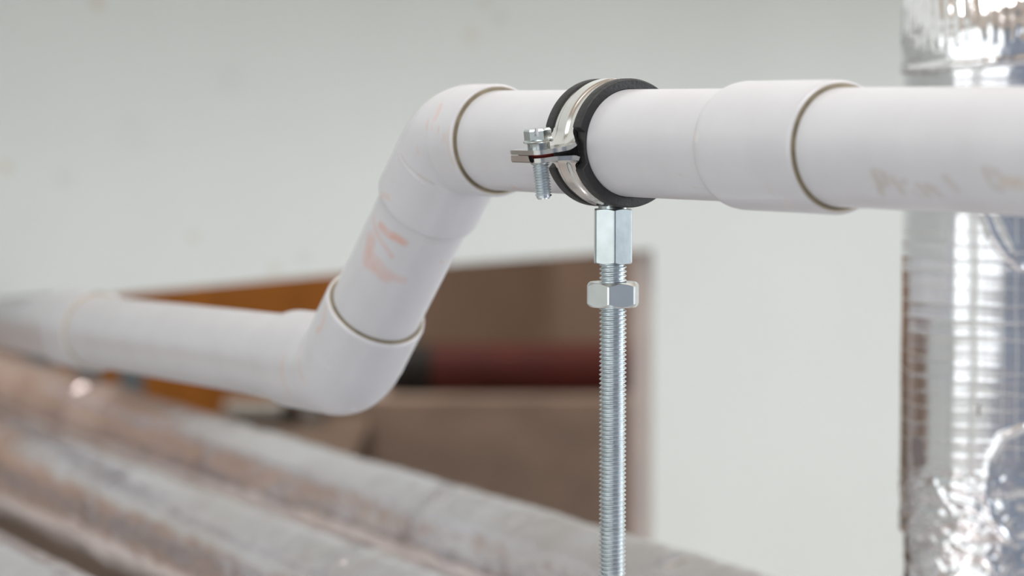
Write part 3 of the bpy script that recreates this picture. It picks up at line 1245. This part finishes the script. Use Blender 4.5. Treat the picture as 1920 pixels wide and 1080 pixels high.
def foil_pipe(x, y_top, drop, R, label, seed):
    depth = FPX * drop / (y_top - HORIZON)
    top = pix(x, y_top, depth)
    o = Vector((top.x, top.y, top.z - R))
    # the silhouette lies a little in front of the crest; the axis sits straight below it
    s0 = s_to_room_d(o, -D_FOIL, ROOM_D - 24)
    s1 = s_to_room_d(o, D_FOIL, -2476)
    t = thing('insulated_pipe', label, 'insulated pipe', o, 'foil wrapped pipes running through the wall opening')
    a, xx, yy = frame_of(D_FOIL)
    # positions: finer inside the view
    ss = []
    s = -s0
    while s < s1:
        ss.append(s)
        s += 3.0 if -750 < s < 750 else 60.0
    ss.append(s1)
    n = 112
    rows = []
    for s in ss:
        row = []
        for i in range(n):
            th = 2 * math.pi * i / n
            p = Vector((math.cos(th) * 1.1, math.sin(th) * 1.1, s / 55.0 + seed * 11))
            q = Vector((math.cos(th) * 3.0, math.sin(th) * 3.0, s / 18.0 + seed * 5))
            r = R + 0.9 * noise.noise(p) + 0.55 * (ridged(q) - 0.6) + 0.3 * (ridged(q * 2.6) - 0.6) + 0.5 * math.sin(th * 7 + seed)
            row.append(o + a * s + xx * (r * math.cos(th)) + yy * (r * math.sin(th)))
        rows.append(row)
    mb = MB()
    mb.grid(rows, closed_c=True, smooth=True)
    mb.build('foil_wrap', FOIL_DULL, t)
    # tape joints of the wrap, made crumpled and shiny to add glints
    rnd = random.Random(seed)
    s = -700.0 + 40 * seed
    while s < 760:
        mb = MB()
        L = 16
        rws = []
        for q_ in range(14):
            sx = s + L * q_ / 13
            lift = 0.55 if 0 < q_ < 13 else -0.4
            rws.append([o + a * sx + (xx * math.cos(2 * math.pi * i / n) + yy * math.sin(2 * math.pi * i / n)) *
                        (R - 0.1 + lift + 0.8 * noise.noise(Vector((math.cos(2 * math.pi * i / n) * 6, math.sin(2 * math.pi * i / n) * 6, sx / 5.0 + seed)))) for i in range(n)])
        mb.grid(rws, closed_c=True, smooth=True)
        mb.build('tape_band', FOIL_GLINT, t)
        s += rnd.uniform(210, 300)
    return t


foil_pipe(300, 752, 188, 25.5, 'foil wrapped pipe nearest the wall opening, farthest of the three at lower left', 1)
foil_pipe(230, 866, 190, 27.5, 'middle foil wrapped pipe with bright glints at lower left', 2)
foil_pipe(65, 1046, 190, 26, 'foil wrapped pipe cut off by the bottom left corner', 3)

# ------------------------------------------------------------------ beyond the opening
def xbox(name, x0, x1, y0, y1, z, thick, material, label, cat, floor=True, rot=0.0):
    p0, p1 = pix(x0, y0, z), pix(x1, y0, z)
    zt = p0.z
    zb = 0.0 if floor else pix(x0, y1, z).z
    mb = MB()
    box(mb, Vector((p0.x, p0.y, zb)), Vector((p1.x - p0.x, math.tan(rot) * (p1.x - p0.x), 0)), Vector((0, thick, 0)), Vector((0, 0, zt - zb)))
    o = mb.build(name, material, origin=Vector(((p0.x + p1.x) / 2, p0.y, zb)))
    return tag(o, label, cat)


xbox('timber_ledge', 560, 1500, 748, 1080, 2700, 240, TAUPE2, 'wide brown grey ledge beneath the red pipe beyond the opening', 'ledge')
xbox('ochre_board', 120, 735, 420, 1080, 2950, 20, OCHRE, 'upright ochre brown board behind the lower white pipe', 'board')
b0, b1 = pix(-300, 812, 2180), pix(640, 812, 2180)
BLOCK_Z = pix(500, 812, 2530).z
mb = MB()
box(mb, Vector((b0.x, b0.y, 0)), Vector((b1.x - b0.x, 0, 0)), Vector((0, 490, 0)), Vector((0, 0, BLOCK_Z)))
tag(mb.build('low_block', DARK_BLOCK, origin=Vector(((b0.x + b1.x) / 2, b0.y, 0))), 'low brown block carrying the posts and grey conduit beyond the opening', 'block')

# red pipe lying on the ledge, with a black end cap
zr = pix(900, 748, 2700).z
rp = thing('red_pipe', 'dark red pipe with black end cap lying on the ledge beyond the opening', 'pipe', pix(985, 748, 2760))
RRED = 25.5
cy = pix(985, 748, 2760).y
x0 = pix(800, 700, 2760).x
x1 = pix(1480, 700, 2760).x
cc = Vector((x0, cy, zr + RRED))
mb = MB()
lathe(mb, cc, Vector((1, 0, 0)), [(0, RRED), (x1 - x0, RRED)], n=48)
disc(mb, cc, Vector((1, 0, 0)), RRED, 48)
mb.build('pipe_body', RED_PIPE, rp)
mb = MB()
lathe(mb, cc, Vector((1, 0, 0)), [(-42, 0.1), (-42, RRED - 4), (-38, RRED - 1), (4, RRED + 0.2), (6, RRED)], n=48)
mb.build('end_cap', BLACK, rp)['label'] = 'black end cap'

# grey conduit stub with a black mouth on the low block
g0 = pix(425, 790, 2600)
zb = BLOCK_Z
gc = Vector((g0.x, g0.y, zb + 12))
gd = Vector((1, -0.15, 0)).normalized()
gt = thing('conduit_stub', 'short grey conduit with a black mouth on the low block', 'conduit', gc - Vector((0, 0, 12)))
mb = MB()
lathe(mb, gc, gd, [(0, 0.1), (0, 11.5), (44, 11.5), (44, 14), (58, 14), (58, 9.5)], n=32)
mb.build('conduit_body', GREY_PL, gt)
mb = MB()
lathe(mb, gc, gd, [(50, 9.5), (72, 9), (72, 0.1)], n=32)
mb.build('rubber_mouth', BLACK, gt)
mb = MB()
c2 = pix(590, 806, 2600)
lathe(mb, Vector((c2.x, c2.y, zb)), Vector((0, 0, 1)), [(0, 0.1), (0, 12), (14, 12), (16, 10), (24, 10), (24, 0.1)], n=32)
tag(mb.build('grey_plug', GREY_PL, origin=Vector((c2.x, c2.y, zb))), 'small grey stepped plug beside the black conduit mouth', 'plug')

# blue grey posts showing between the white pipe and the farthest foil pipe
first = None
for i, (x, yb, yt, lab) in enumerate(((72, 720, 600, 'leftmost'), (165, 740, 612, 'middle'), (246, 755, 624, 'rightmost'))):
    p = pix(x, yt, 2250)
    mb = MB()
    hw = 9.5
    for (a0, b0, a1, b1) in ((-hw, -hw, hw, -hw + 2.5), (-hw, -hw + 2.5, -hw + 2.5, hw), (hw - 2.5, -hw + 2.5, hw, hw)):
        box(mb, Vector((p.x + a0, p.y + b0, BLOCK_Z)), Vector((a1 - a0, 0, 0)), Vector((0, b1 - b0, 0)), Vector((0, 0, p.z - BLOCK_Z)))
    o = mb.build('support_post', TEAL_STEEL, origin=Vector((p.x, p.y, BLOCK_Z)))
    tag(o, '%s of three blue grey steel posts under the lower white pipe' % lab, 'post', 'blue grey posts beyond the opening')

for o in bpy.data.objects:
    if 'origin_mm' in o:
        del o['origin_mm']
